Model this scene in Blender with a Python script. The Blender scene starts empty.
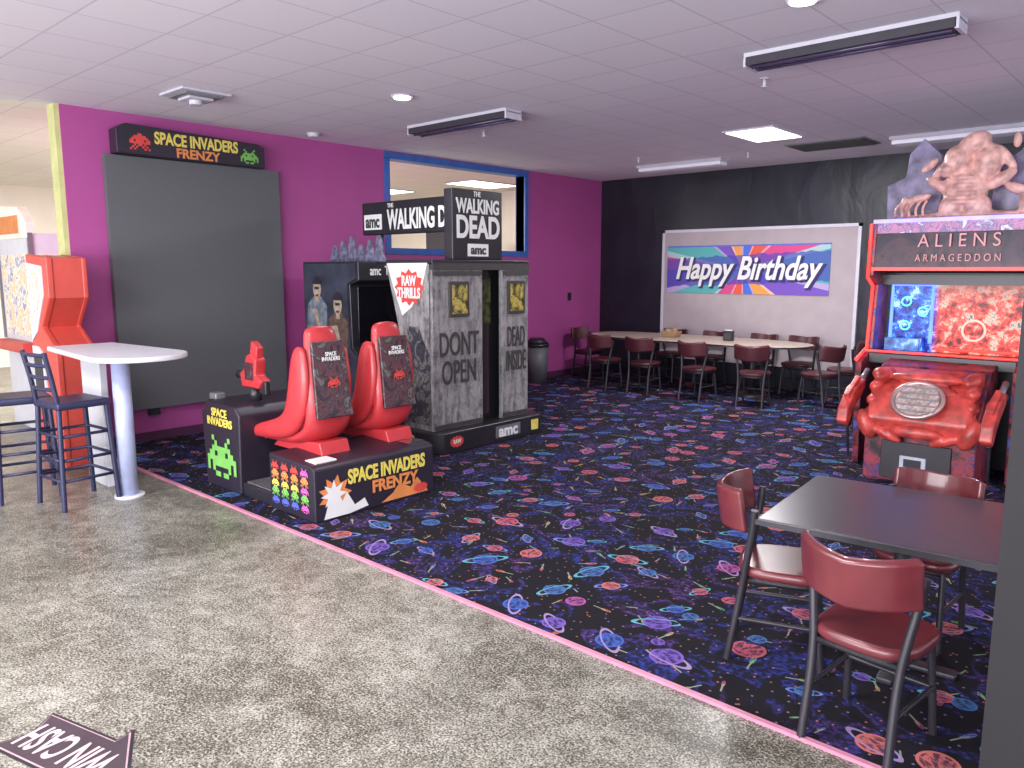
import bpy, bmesh, math, random
from mathutils import Vector, Matrix, Euler
random.seed(7)
sc=bpy.context.scene
sc.view_settings.view_transform='Standard'
COL=bpy.context.collection
pi=math.pi
def lin(c):
    c=c/255.0
    return c/12.92 if c<=0.04045 else ((c+0.055)/1.055)**2.4
def rgb(r,g,b): return (lin(r),lin(g),lin(b),1.0)
# ------------------------------------------------------------ materials
MC={}
def new(name):
    m=bpy.data.materials.new(name); m.use_nodes=True
    nt=m.node_tree; b=nt.nodes['Principled BSDF']
    return m,nt,b
def mat(name,col,rough=0.5,metal=0.0,emi=0.0,var=0.12,scale=8.0,bump=0.0,coat=0.0,ecol=None):
    if name in MC: return MC[name]
    m,nt,b=new(name)
    c=rgb(*col)
    tc=nt.nodes.new('ShaderNodeTexCoord'); n=nt.nodes.new('ShaderNodeTexNoise')
    n.inputs['Scale'].default_value=scale; n.inputs['Detail'].default_value=3
    nt.links.new(tc.outputs['Object'],n.inputs['Vector'])
    r=nt.nodes.new('ShaderNodeValToRGB')
    r.color_ramp.elements[0].position=0.3; r.color_ramp.elements[1].position=0.7
    r.color_ramp.elements[0].color=tuple(x*(1-var) for x in c[:3])+(1,)
    r.color_ramp.elements[1].color=tuple(min(1,x*(1+var)) for x in c[:3])+(1,)
    nt.links.new(n.outputs['Fac'],r.inputs['Fac'])
    nt.links.new(r.outputs['Color'],b.inputs['Base Color'])
    b.inputs['Roughness'].default_value=rough; b.inputs['Metallic'].default_value=metal
    b.inputs['Coat Weight'].default_value=coat
    if emi>0:
        if ecol: b.inputs['Emission Color'].default_value=rgb(*ecol)
        else: nt.links.new(r.outputs['Color'],b.inputs['Emission Color'])
        b.inputs['Emission Strength'].default_value=emi
    if bump>0:
        bp=nt.nodes.new('ShaderNodeBump'); bp.inputs['Strength'].default_value=bump; bp.inputs['Distance'].default_value=0.01
        nt.links.new(n.outputs['Fac'],bp.inputs['Height']); nt.links.new(bp.outputs['Normal'],b.inputs['Normal'])
    MC[name]=m; return m
class NB:
    def __init__(s,nt): s.nt=nt
    def n(s,t,**k):
        x=s.nt.nodes.new(t)
        for a,v in k.items(): setattr(x,a,v)
        return x
    def put(s,sock,v):
        if isinstance(v,bpy.types.NodeSocket): s.nt.links.new(v,sock)
        else: sock.default_value=v
    def m(s,op,a,b=0.0,c=None):
        x=s.n('ShaderNodeMath',operation=op); s.put(x.inputs[0],a); s.put(x.inputs[1],b)
        if c is not None: s.put(x.inputs[2],c)
        return x.outputs[0]
    def vm(s,op,a,b=(0,0,0)):
        x=s.n('ShaderNodeVectorMath',operation=op); s.put(x.inputs[0],a); s.put(x.inputs[1],b)
        return x.outputs[0]
    def mix(s,f,a,b):
        x=s.n('ShaderNodeMixRGB'); s.put(x.inputs[0],f); s.put(x.inputs[1],a); s.put(x.inputs[2],b); return x.outputs[0]
    def ramp(s,f,els,const=False):
        x=s.n('ShaderNodeValToRGB'); cr=x.color_ramp
        if const: cr.interpolation='CONSTANT'
        while len(cr.elements)<len(els): cr.elements.new(0.5)
        for e,(p,c) in zip(cr.elements,els): e.position=p; e.color=c
        s.put(x.inputs[0],f); return x.outputs[0]
    def noise(s,v,scale,detail=4,dist=0.0,rough=0.5):
        x=s.n('ShaderNodeTexNoise'); s.put(x.inputs['Vector'],v); x.inputs['Scale'].default_value=scale
        x.inputs['Detail'].default_value=detail; x.inputs['Distortion'].default_value=dist; x.inputs['Roughness'].default_value=rough
        return x.outputs['Fac']
def carpet_mat():
    m,nt,b=new('carpet_space_pattern'); B=NB(nt)
    co=B.n('ShaderNodeTexCoord').outputs['Object']
    base=rgb(24,22,29)
    n1=B.noise(co,3.4,4,1.6,0.55)
    neb=B.ramp(n1,[(0.49,(0,0,0,1)),(0.54,(1,1,1,1)),(0.57,(0.6,0.6,0.6,1)),(0.62,(0,0,0,1))])
    nc=B.ramp(B.noise(co,1.9,2),[(0.38,rgb(48,60,144)),(0.52,rgb(52,52,126)),(0.62,rgb(86,58,126))])
    fz=B.noise(co,45,2)
    fz=B.ramp(fz,[(0.42,(0.1,0.1,0.1,1)),(0.6,(0.9,0.9,0.9,1))])
    col=B.mix(B.m('MULTIPLY',neb,fz),base,nc)
    v=B.n('ShaderNodeTexVoronoi',voronoi_dimensions='2D'); B.put(v.inputs['Vector'],co); v.inputs['Scale'].default_value=14
    st=B.m('LESS_THAN',v.outputs['Distance'],0.07)
    col=B.mix(B.m('MULTIPLY',st,0.6),col,B.ramp(B.noise(co,9,1),[(0.4,rgb(130,130,180)),(0.6,rgb(190,120,80))]))
    def layer(col,scale,off,r0,ring,stretch,pal,rate):
        vec=B.vm('ADD',B.vm('MULTIPLY',co,(scale,scale,0)),off)
        vo=B.n('ShaderNodeTexVoronoi',voronoi_dimensions='2D'); B.put(vo.inputs['Vector'],vec); vo.inputs['Scale'].default_value=1; vo.inputs['Randomness'].default_value=0.8
        loc=B.vm('SUBTRACT',vec,vo.outputs['Position'])
        sp=B.n('ShaderNodeSeparateColor'); B.put(sp.inputs[0],vo.outputs['Color'])
        R,Gc,Bc=sp.outputs
        rt=B.n('ShaderNodeVectorRotate',rotation_type='Z_AXIS'); B.put(rt.inputs['Vector'],loc); B.put(rt.inputs['Angle'],B.m('MULTIPLY',R,6.28))
        sx=B.n('ShaderNodeSeparateXYZ'); B.put(sx.inputs[0],rt.outputs[0]); x,y=sx.outputs[0],sx.outputs[1]
        d=B.m('SQRT',B.m('ADD',B.m('MULTIPLY',x,x),B.m('MULTIPLY',B.m('MULTIPLY',y,y),stretch*stretch)))
        r=B.m('MULTIPLY_ADD',Gc,r0*0.9,r0*0.5)
        on=B.m('LESS_THAN',B.m('FRACT',B.m('MULTIPLY',Gc,7.3)),rate)
        disk=B.m('MULTIPLY',B.m('LESS_THAN',d,r),on)
        pc=B.ramp(B.m('FRACT',B.m('MULTIPLY',Bc,5.7)),pal,True)
        band=B.noise(B.vm('MULTIPLY',rt.outputs[0],(3,7,1)),2.6,2,0.8)
        bandf=B.ramp(band,[(0.44,(0,0,0,1)),(0.54,(1,1,1,1))])
        inner=B.mix(B.m('MULTIPLY_ADD',bandf,0.75,0.1),pc,rgb(36,32,66))
        edge=B.m('GREATER_THAN',d,B.m('MULTIPLY',r,0.84))
        inner=B.mix(edge,inner,pc)
        col=B.mix(disk,col,inner)
        if ring:
            e=B.m('SQRT',B.m('ADD',B.m('MULTIPLY',x,x),B.m('MULTIPLY',B.m('MULTIPLY',y,y),10)))
            rg=B.m('MULTIPLY',B.m('GREATER_THAN',e,B.m('MULTIPLY',r,1.5)),B.m('LESS_THAN',e,B.m('MULTIPLY',r,1.85)))
            front=B.m('MAXIMUM',B.m('GREATER_THAN',y,0.0),B.m('GREATER_THAN',d,r))
            rg=B.m('MULTIPLY',B.m('MULTIPLY',rg,front),B.m('MULTIPLY',on,B.m('GREATER_THAN',R,0.3)))
            col=B.mix(rg,col,B.ramp(R,[(0.0,rgb(104,124,180)),(0.5,rgb(146,126,168)),(0.75,rgb(88,154,168))],True))
        else:
            tl=B.m('MULTIPLY',B.m('MULTIPLY',B.m('GREATER_THAN',x,0.0),B.m('LESS_THAN',x,B.m('MULTIPLY',r,2.6))),B.m('LESS_THAN',B.m('ABSOLUTE',y),0.018))
            col=B.mix(B.m('MULTIPLY',tl,on),col,rgb(130,140,120))
        return col
    P1=[(0,rgb(182,90,102)),(0.22,rgb(62,92,166)),(0.45,rgb(110,84,168)),(0.6,rgb(66,106,160)),(0.75,rgb(188,104,98)),(0.88,rgb(158,80,138))]
    P2=[(0,rgb(204,112,72)),(0.3,rgb(104,154,108)),(0.5,rgb(178,84,118)),(0.7,rgb(112,122,182)),(0.85,rgb(196,166,104))]
    col=layer(col,5.2,(3.1,7.7,0),0.13,False,3.0,P2,0.75)
    col=layer(col,3.6,(0,0,0),0.19,True,1.0,P1,0.92)
    B.put(b.inputs['Base Color'],col); b.inputs['Roughness'].default_value=0.95
    b.inputs['Specular IOR Level'].default_value=0.2
    return m
def concrete_mat():
    m,nt,b=new('floor_speckled_concrete'); B=NB(nt)
    co=B.n('ShaderNodeTexCoord').outputs['Object']
    big=B.noise(co,1.1,5,1.2,0.65); mid=B.noise(co,12,7,0.5,0.85); fine=B.noise(co,120,1,0.3,0.6)
    f=B.m('ADD',B.m('MULTIPLY',fine,0.90),B.m('ADD',B.m('MULTIPLY',mid,0.66),B.m('MULTIPLY',big,0.44)))
    c=B.ramp(B.m('MULTIPLY',f,0.5),[(0.415,rgb(58,54,46)),(0.47,rgb(90,87,77)),(0.51,rgb(124,122,111)),(0.555,rgb(154,152,142)),(0.62,rgb(178,177,166))])
    v=B.n('ShaderNodeTexVoronoi',feature='DISTANCE_TO_EDGE',voronoi_dimensions='2D')
    nz=B.n('ShaderNodeTexNoise'); B.put(nz.inputs['Vector'],co); nz.inputs['Scale'].default_value=2.5; nz.inputs['Detail'].default_value=6
    wv=B.vm('ADD',co,B.vm('MULTIPLY',nz.outputs['Color'],(1.3,1.3,0)))
    B.put(v.inputs['Vector'],wv); v.inputs['Scale'].default_value=1.1
    ed=B.ramp(v.outputs['Distance'],[(0.0,(1,1,1,1)),(0.009,(0,0,0,1))])
    c=B.mix(B.m('MULTIPLY',ed,B.m('MULTIPLY',mid,1.2)),c,rgb(174,172,162))
    B.put(b.inputs['Base Color'],c)
    B.put(b.inputs['Roughness'],B.m('MULTIPLY_ADD',mid,0.25,0.22))
    bp=B.n('ShaderNodeBump'); bp.inputs['Strength'].default_value=0.12; bp.inputs['Distance'].default_value=0.003
    B.put(bp.inputs['Height'],fine); B.put(b.inputs['Normal'],bp.outputs[0])
    return m
def ceiling_mat(name,c1,c2,line):
    m,nt,b=new(name); B=NB(nt)
    co=B.n('ShaderNodeTexCoord').outputs['Object']
    br=B.n('ShaderNodeTexBrick',offset=0.0,squash=1.0); B.put(br.inputs['Vector'],co)
    br.inputs['Scale'].default_value=1; br.inputs['Brick Width'].default_value=0.5; br.inputs['Row Height'].default_value=0.5
    br.inputs['Mortar Size'].default_value=0.006; br.inputs['Mortar Smooth'].default_value=0.2
    br.inputs['Color1'].default_value=rgb(*c1); br.inputs['Color2'].default_value=rgb(*c2); br.inputs['Mortar'].default_value=rgb(*line)
    n=B.noise(co,90,2)
    c=B.mix(B.m('MULTIPLY',n,0.08),br.outputs['Color'],rgb(150,140,155))
    B.put(b.inputs['Base Color'],c); b.inputs['Roughness'].default_value=0.85
    return m
def wood_hut_mat():
    m,nt,b=new('weathered_metal_print'); B=NB(nt)
    co=B.n('ShaderNodeTexCoord').outputs['Object']
    a=B.noise(B.vm('MULTIPLY',co,(6,6,1.2)),3,6,0.5,0.7); g=B.noise(co,10,5,0.4,0.75)
    c=B.ramp(B.m('ADD',B.m('MULTIPLY',a,0.6),B.m('MULTIPLY',g,0.4)),[(0.36,rgb(62,61,64)),(0.45,rgb(116,114,116)),(0.56,rgb(158,156,156)),(0.68,rgb(110,102,98))])
    B.put(b.inputs['Base Color'],c); b.inputs['Roughness'].default_value=0.4; return m
def art_mat(name,cols,scale=5,dist=1.5,emi=0,rough=0.35):
    if name in MC: return MC[name]
    m,nt,b=new(name); B=NB(nt)
    co=B.n('ShaderNodeTexCoord').outputs['Object']
    f=B.noise(co,scale,5,dist,0.6)
    k=len(cols); c=B.ramp(f,[(0.34+0.34*i/(k-1),rgb(*q)) for i,q in enumerate(cols)])
    B.put(b.inputs['Base Color'],c); b.inputs['Roughness'].default_value=rough
    if emi: B.put(b.inputs['Emission Color'],c); b.inputs['Emission Strength'].default_value=emi
    MC[name]=m; return m
def banner_mat():
    m,nt,b=new('banner_rainbow_rays'); B=NB(nt)
    co=B.n('ShaderNodeTexCoord').outputs['Object']
    s=B.n('ShaderNodeSeparateXYZ'); B.put(s.inputs[0],co); x,z=s.outputs[0],s.outputs[2]
    a=B.m('ARCTAN2',z,x)
    seg=B.m('FRACT',B.m('MULTIPLY',B.m('FLOOR',B.m('MULTIPLY_ADD',a,14/(2*pi),10.35)),0.173))
    t=B.m('FRACT',B.m('MULTIPLY_ADD',a,14/(2*pi),0.35))
    c=B.ramp(seg,[(0,rgb(220,84,60)),(0.17,rgb(70,104,205)),(0.33,rgb(228,150,70)),(0.5,rgb(112,76,180)),(0.66,rgb(80,165,170)),(0.83,rgb(205,70,130))],True)
    half=B.m('MULTIPLY',B.m('GREATER_THAN',t,0.85),0.35)
    c=B.mix(half,c,rgb(240,230,240))
    band=B.m('LESS_THAN',B.m('ABSOLUTE',B.m('ADD',z,B.m('MULTIPLY',x,-0.04))),B.m('MULTIPLY_ADD',B.noise(B.vm('MULTIPLY',co,(3,0,0)),2,1),0.10,0.15))
    c=B.mix(B.m('MULTIPLY',band,0.8),c,rgb(60,62,165))
    B.put(b.inputs['Base Color'],c); b.inputs['Roughness'].default_value=0.5; return m
def screen_mat():
    m,nt,b=new('game_screen_image'); B=NB(nt)
    co=B.n('ShaderNodeTexCoord').outputs['Object']
    s=B.n('ShaderNodeSeparateXYZ'); B.put(s.inputs[0],co); x,z=s.outputs[0],s.outputs[2]
    n=B.noise(co,12,6,0.3,0.75)
    red=B.ramp(n,[(0.38,rgb(70,8,14)),(0.46,rgb(200,36,34)),(0.53,rgb(250,96,78)),(0.58,rgb(240,190,170)),(0.63,rgb(90,120,130)),(0.70,rgb(60,90,110))])
    blu=B.ramp(n,[(0.38,rgb(8,12,80)),(0.48,rgb(28,60,190)),(0.56,rgb(50,130,240)),(0.62,rgb(190,235,250)),(0.7,rgb(60,140,220))])
    mr=B.n('ShaderNodeMapRange'); B.put(mr.inputs[0],x); mr.inputs[1].default_value=-0.16; mr.inputs[2].default_value=-0.10
    c=B.mix(mr.outputs[0],blu,red)
    top=B.n('ShaderNodeMapRange'); B.put(top.inputs[0],z); top.inputs[1].default_value=0.06; top.inputs[2].default_value=0.25
    c=B.mix(B.m('MULTIPLY',top.outputs[0],B.m('MULTIPLY',mr.outputs[0],0.6)),c,rgb(60,74,66))
    B.put(b.inputs['Base Color'],(0.01,0.01,0.01,1)); B.put(b.inputs['Emission Color'],c); b.inputs['Emission Strength'].default_value=1.6
    b.inputs['Roughness'].default_value=0.25; b.inputs['Specular IOR Level'].default_value=0.2; return m
def curtain_mat():
    m,nt,b=new('back_wall_black_fabric'); B=NB(nt)
    co=B.n('ShaderNodeTexCoord').outputs['Object']
    n=B.noise(B.vm('MULTIPLY',co,(1,1,0.6)),2.5,4,0.6,0.5)
    c=B.ramp(n,[(0.3,rgb(20,20,32)),(0.7,rgb(31,31,47))])
    B.put(b.inputs['Base Color'],c); b.inputs['Roughness'].default_value=0.45
    bp=B.n('ShaderNodeBump'); bp.inputs['Strength'].default_value=0.4; bp.inputs['Distance'].default_value=0.05
    B.put(bp.inputs['Height'],n); B.put(b.inputs['Normal'],bp.outputs[0]); return m
def panel_mat():
    m,nt,b=new('led_panel_grille'); B=NB(nt)
    co=B.n('ShaderNodeTexCoord').outputs['Object']
    w=B.n('ShaderNodeTexWave',wave_type='BANDS',bands_direction='Y'); B.put(w.inputs['Vector'],co); w.inputs['Scale'].default_value=25
    w2=B.n('ShaderNodeTexWave',wave_type='BANDS',bands_direction='Z'); B.put(w2.inputs['Vector'],co); w2.inputs['Scale'].default_value=25
    f=B.m('MULTIPLY',w.outputs['Fac'],w2.outputs['Fac'])
    B.put(b.inputs['Base Color'],B.ramp(f,[(0.0,rgb(88,89,93)),(1.0,rgb(108,109,113))])); b.inputs['Roughness'].default_value=0.6; return m
M_black=mat('black_plastic',(40,38,45),0.35)
M_blackm=mat('black_metal_frame',(48,45,52),0.4,0.2)
M_navy=mat('navy_stool_paint',(40,42,74),0.4)
M_mar=mat('maroon_vinyl',(100,40,46),0.3,coat=0.3,var=0.2,scale=5)
M_red=mat('red_gloss_plastic',(190,54,60),0.36,coat=0.15,var=0.08)
M_red2=mat('red_cabinet_paint',(200,76,66),0.4,var=0.08)
M_white=mat('white_plastic',(214,214,222),0.4,var=0.04)
M_wfix=mat('white_fixture_paint',(200,197,210),0.5,var=0.04)
M_yel=mat('yellow_print',(222,204,96),0.5)
M_org=mat('orange_print',(220,136,76),0.5)
M_grn=mat('green_print',(116,180,88),0.5)
M_redp=mat('red_print',(208,70,64),0.5)
M_blup=mat('blue_print',(84,102,200),0.5)
M_pinkp=mat('pink_print',(210,94,170),0.5)
M_wp=mat('white_print',(228,228,226),0.5,var=0.03)
M_gp=mat('charcoal_print',(60,58,58),0.6)
M_chrome=mat('chrome',(180,180,185),0.2,1.0)
M_grey=mat('grey_metal',(130,130,136),0.4,0.4)
M_sbody=mat('game_body_black_laminate',(40,34,48),0.4)
M_glass=mat('dark_glass',(18,18,24),0.08,var=0.02)
M_hut=wood_hut_mat()
# ------------------------------------------------------------ geometry helpers
class G:
    def __init__(s,name,loc=(0,0,0),rz=0.0,scale=1.0,world=False):
        s.e=bpy.data.objects.new(name,None); COL.objects.link(s.e); s.e.empty_display_size=0.1
        s.e.location=loc; s.e.rotation_euler=(0,0,rz); s.e.scale=(scale,)*3
        s.o=Vector(loc) if world else Vector((0,0,0))
    def _add(s,name,data,m=None,loc=(0,0,0),rot=(0,0,0)):
        ob=bpy.data.objects.new(name,data); COL.objects.link(ob); ob.parent=s.e
        ob.location=Vector(loc)-s.o; ob.rotation_euler=rot
        if m and not data.materials: data.materials.append(m)
        return ob
    def mesh(s,name,vs,fs,m,bevel=0.0,smooth=False,seg=2):
        vs=[Vector(v) for v in vs]
        c=Vector([(min(v[i] for v in vs)+max(v[i] for v in vs))/2 for i in range(3)])
        me=bpy.data.meshes.new(name); me.from_pydata([v-c for v in vs],[],fs)
        bm=bmesh.new(); bm.from_mesh(me); bmesh.ops.recalc_face_normals(bm,faces=bm.faces); bm.to_mesh(me); bm.free()
        ob=s._add(name,me,m,c)
        if bevel:
            md=ob.modifiers.new('b','BEVEL'); md.width=bevel; md.segments=seg; md.limit_method='ANGLE'; md.angle_limit=math.radians(35)
        if smooth or bevel:
            for p in me.polygons: p.use_smooth=True
            md=ob.modifiers.new('wn','WEIGHTED_NORMAL'); md.keep_sharp=True
        return ob
    def box(s,name,x0,x1,y0,y1,z0,z1,m,bevel=0.0):
        vs=[(x,y,z) for x in(x0,x1) for y in(y0,y1) for z in(z0,z1)]
        fs=[(0,1,3,2),(4,6,7,5),(0,4,5,1),(2,3,7,6),(0,2,6,4),(1,5,7,3)]
        return s.mesh(name,vs,fs,m,bevel)
    def prism(s,name,pts,ax,a,b,m,bevel=0.0,seg=2):
        f={'y':lambda p,t:(p[0],t,p[1]),'x':lambda p,t:(t,p[0],p[1]),'z':lambda p,t:(p[0],p[1],t)}[ax]
        n=len(pts); vs=[f(p,a) for p in pts]+[f(p,b) for p in pts]
        fs=[tuple(range(n)),tuple(range(2*n-1,n-1,-1))]+[(i,(i+1)%n,(i+1)%n+n,i+n) for i in range(n)]
        return s.mesh(name,vs,fs,m,bevel,seg=seg)
    def loft(s,name,rings,m,sub=2):
        n=len(rings[0]); vs=[v for r in rings for v in r]; fs=[]
        for k in range(len(rings)-1):
            for i in range(n): fs.append((k*n+i,k*n+(i+1)%n,(k+1)*n+(i+1)%n,(k+1)*n+i))
        fs.append(tuple(range(n-1,-1,-1))); fs.append(tuple((len(rings)-1)*n+i for i in range(n)))
        ob=s.mesh(name,vs,fs,m)
        for p in ob.data.polygons: p.use_smooth=True
        md=ob.modifiers.new('sub','SUBSURF'); md.levels=sub; md.render_levels=sub
        return ob
    def cyl(s,name,p0,p1,r0,m,r1=None,n=20):
        p0,p1=Vector(p0),Vector(p1); r1=r0 if r1 is None else r1
        d=(p1-p0).normalized(); q=d.to_track_quat('Z','Y')
        vs=[]
        for p,r in((p0,r0),(p1,r1)):
            for i in range(n):
                vs.append(p+q@Vector((r*math.cos(2*pi*i/n),r*math.sin(2*pi*i/n),0)))
        fs=[tuple(range(n)),tuple(range(2*n-1,n-1,-1))]+[(i,(i+1)%n,(i+1)%n+n,i+n) for i in range(n)]
        ob=s.mesh(name,vs,fs,m)
        for p in ob.data.polygons: p.use_smooth=len(p.vertices)==4
        return ob
    def tube(s,name,pts,r,m,cyclic=False,smooth=True):
        cu=bpy.data.curves.new(name,'CURVE'); cu.dimensions='3D'; cu.bevel_depth=r; cu.bevel_resolution=3; cu.resolution_u=6
        sp=cu.splines.new('BEZIER' if smooth else 'POLY')
        if smooth:
            sp.bezier_points.add(len(pts)-1)
            for b,p in zip(sp.bezier_points,pts): b.co=Vector(p)-s.o; b.handle_left_type=b.handle_right_type='AUTO'
        else:
            sp.points.add(len(pts)-1)
            for b,p in zip(sp.points,pts): b.co=(*(Vector(p)-s.o),1)
        sp.use_cyclic_u=cyclic; cu.use_fill_caps=True
        ob=bpy.data.objects.new(name,cu); COL.objects.link(ob); ob.parent=s.e; cu.materials.append(m); return ob
    def blob(s,name,ells,m,voxel=0.02,smooth=3):
        bm=bmesh.new()
        c=Vector(ells[0][0])
        for e in ells:
            p,r=e[0],e[1]; rot=e[2] if len(e)>2 else (0,0,0)
            mt=Matrix.Translation(Vector(p)-c)@Euler(rot).to_matrix().to_4x4()@Matrix.Diagonal((*r,1))
            bmesh.ops.create_icosphere(bm,subdivisions=3,radius=1,matrix=mt)
        me=bpy.data.meshes.new(name); bm.to_mesh(me); bm.free()
        ob=s._add(name,me,m,c)
        md=ob.modifiers.new('r','REMESH'); md.mode='VOXEL'; md.voxel_size=voxel; md.use_smooth_shade=True
        md=ob.modifiers.new('s','SMOOTH'); md.iterations=smooth
        return ob
    def text(s,name,body,c,w,h,m,face='-Y',shear=0,ex=0.002,rz=None,off=0.012):
        cu=bpy.data.curves.new(name,'FONT'); cu.body=body; cu.align_x='CENTER'; cu.align_y='CENTER'; cu.extrude=ex; cu.shear=shear; cu.offset=off
        cu.space_line=0.85
        ob=bpy.data.objects.new(name,cu); COL.objects.link(ob); cu.materials.append(m)
        bpy.context.view_layer.update(); d=ob.dimensions
        ob.parent=s.e; ob.location=Vector(c)-s.o
        ob.scale=(w/max(d.x,1e-3),h/max(d.y,1e-3),1)
        ob.rotation_euler={'-Y':(pi/2,0,0),'+X':(pi/2,0,pi/2),'Z':(0,0,rz or 0)}[face]
        return ob
    def pix(s,name,rows,c,cell,m,face='-Y'):
        vs=[];fs=[];W=len(rows[0]);Hh=len(rows)
        for j,r in enumerate(rows):
            for i,ch in enumerate(r):
                if ch!=' ' and ch!='.':
                    a0=(i-W/2)*cell; b0=(Hh/2-j-1)*cell
                    k=len(vs)
                    for a,b in((a0,b0),(a0+cell,b0),(a0+cell,b0+cell),(a0,b0+cell)):
                        vs.append((a,0,b) if face=='-Y' else (0,a,b))
                    fs.append((k,k+1,k+2,k+3))
        me=bpy.data.meshes.new(name); me.from_pydata(vs,[],fs)
        return s._add(name,me,m,c)
    def poly(s,name,pts,c,m,face='-Y'):
        vs=[((a,0,b) if face=='-Y' else (0,a,b)) for a,b in pts]
        me=bpy.data.meshes.new(name); me.from_pydata(vs,[],[tuple(range(len(vs)))])
        return s._add(name,me,m,c)
def single(name,x0,x1,y0,y1,z0,z1,m):
    vs=[(x,y,z) for x in(x0,x1) for y in(y0,y1) for z in(z0,z1)]
    c=Vector(((x0+x1)/2,(y0+y1)/2,(z0+z1)/2))
    me=bpy.data.meshes.new(name); me.from_pydata([Vector(v)-c for v in vs],[],[(0,1,3,2),(4,6,7,5),(0,4,5,1),(2,3,7,6),(0,2,6,4),(1,5,7,3)])
    ob=bpy.data.objects.new(name,me); ob.location=c; COL.objects.link(ob); me.materials.append(m); return ob
A1=["..X.....X..","...X...X...","..XXXXXXX..",".XX.XXX.XX.","XXXXXXXXXXX","X.XXXXXXX.X","X.X.....X.X","...XX.XX..."]
A2=["....XX....","..XXXXXX..",".XXXXXXXX.","XX.XXXX.XX","XXXXXXXXXX","..X.XX.X..",".X.X..X.X.","X.X....X.X"]
# ------------------------------------------------------------ room
WX=-7.35; BY=10.2; CZ=2.98
M_pink=mat('wall_magenta_paint',(172,76,144),0.55,var=0.04,scale=2)
single('floor',-15,4,-5,BY+0.3,-0.1,0.0,concrete_mat())
single('floor_carpet',WX,4,2.5,BY,0.0,0.008,carpet_mat())
single('trim_carpet_edge',WX,4,2.480,2.502,0.0,0.013,mat('pink_edge_trim',(196,128,150),0.5))
single('ceiling',WX-0.15,4,-5,BY+0.2,CZ,CZ+0.1,ceiling_mat('ceiling_tiles',(238,231,242),(234,227,239),(208,200,214)))
wy0,wy1,wz0,wz1=5.95,8.35,1.86,2.9
single('wall_left_near',WX-0.15,WX,2.45,wy0,0,CZ,M_pink)
single('wall_left_far',WX-0.15,WX,wy1,BY,0,CZ,M_pink)
single('wall_left_below_window',WX-0.15,WX,wy0,wy1,0,wz0,M_pink)
single('wall_left_above_window',WX-0.15,WX,wy0,wy1,wz1,CZ,M_pink)
single('trim_wall_end',WX-0.17,WX-0.01,2.41,2.455,0,CZ,mat('lime_corner_trim',(200,202,140),0.5))
M_bf=mat('blue_window_frame',(56,100,178),0.4)
g=G('window_1',(WX,(wy0+wy1)/2,wz0),world=True)
t=0.075
g.box('frame_top',WX-0.16,WX+0.02,wy0-t,wy1+t,wz1-0.01,wz1+t-0.01,M_bf)
g.box('frame_bottom',WX-0.16,WX+0.02,wy0-t,wy1+t,wz0-t,wz0,M_bf)
g.box('frame_near',WX-0.16,WX+0.02,wy0-t,wy0,wz0,wz1,M_bf)
g.box('frame_far',WX-0.16,WX+0.02,wy1,wy1+t,wz0,wz1,M_bf)
single('baseboard_left',WX,WX+0.015,2.51,BY,0.008,0.09,mat('baseboard_dark',(80,40,70),0.5))
single('wall_back',WX-0.15,4,BY,BY+0.15,0,CZ,curtain_mat())
M_cream=mat('hall_cream_paint',(234,228,212),0.7,var=0.04,scale=2)
single('wall_hall_far',-15,-14.85,-5,BY+0.3,0,CZ,M_cream)
single('wall_hall_back',-14.85,WX-0.15,BY+0.15,BY+0.3,0,CZ,M_cream)
single('ceiling_hall',-15,WX-0.15,-5,BY+0.3,CZ,CZ+0.1,ceiling_mat('hall_ceiling_tiles',(240,236,224),(236,231,218),(210,204,190)))
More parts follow.
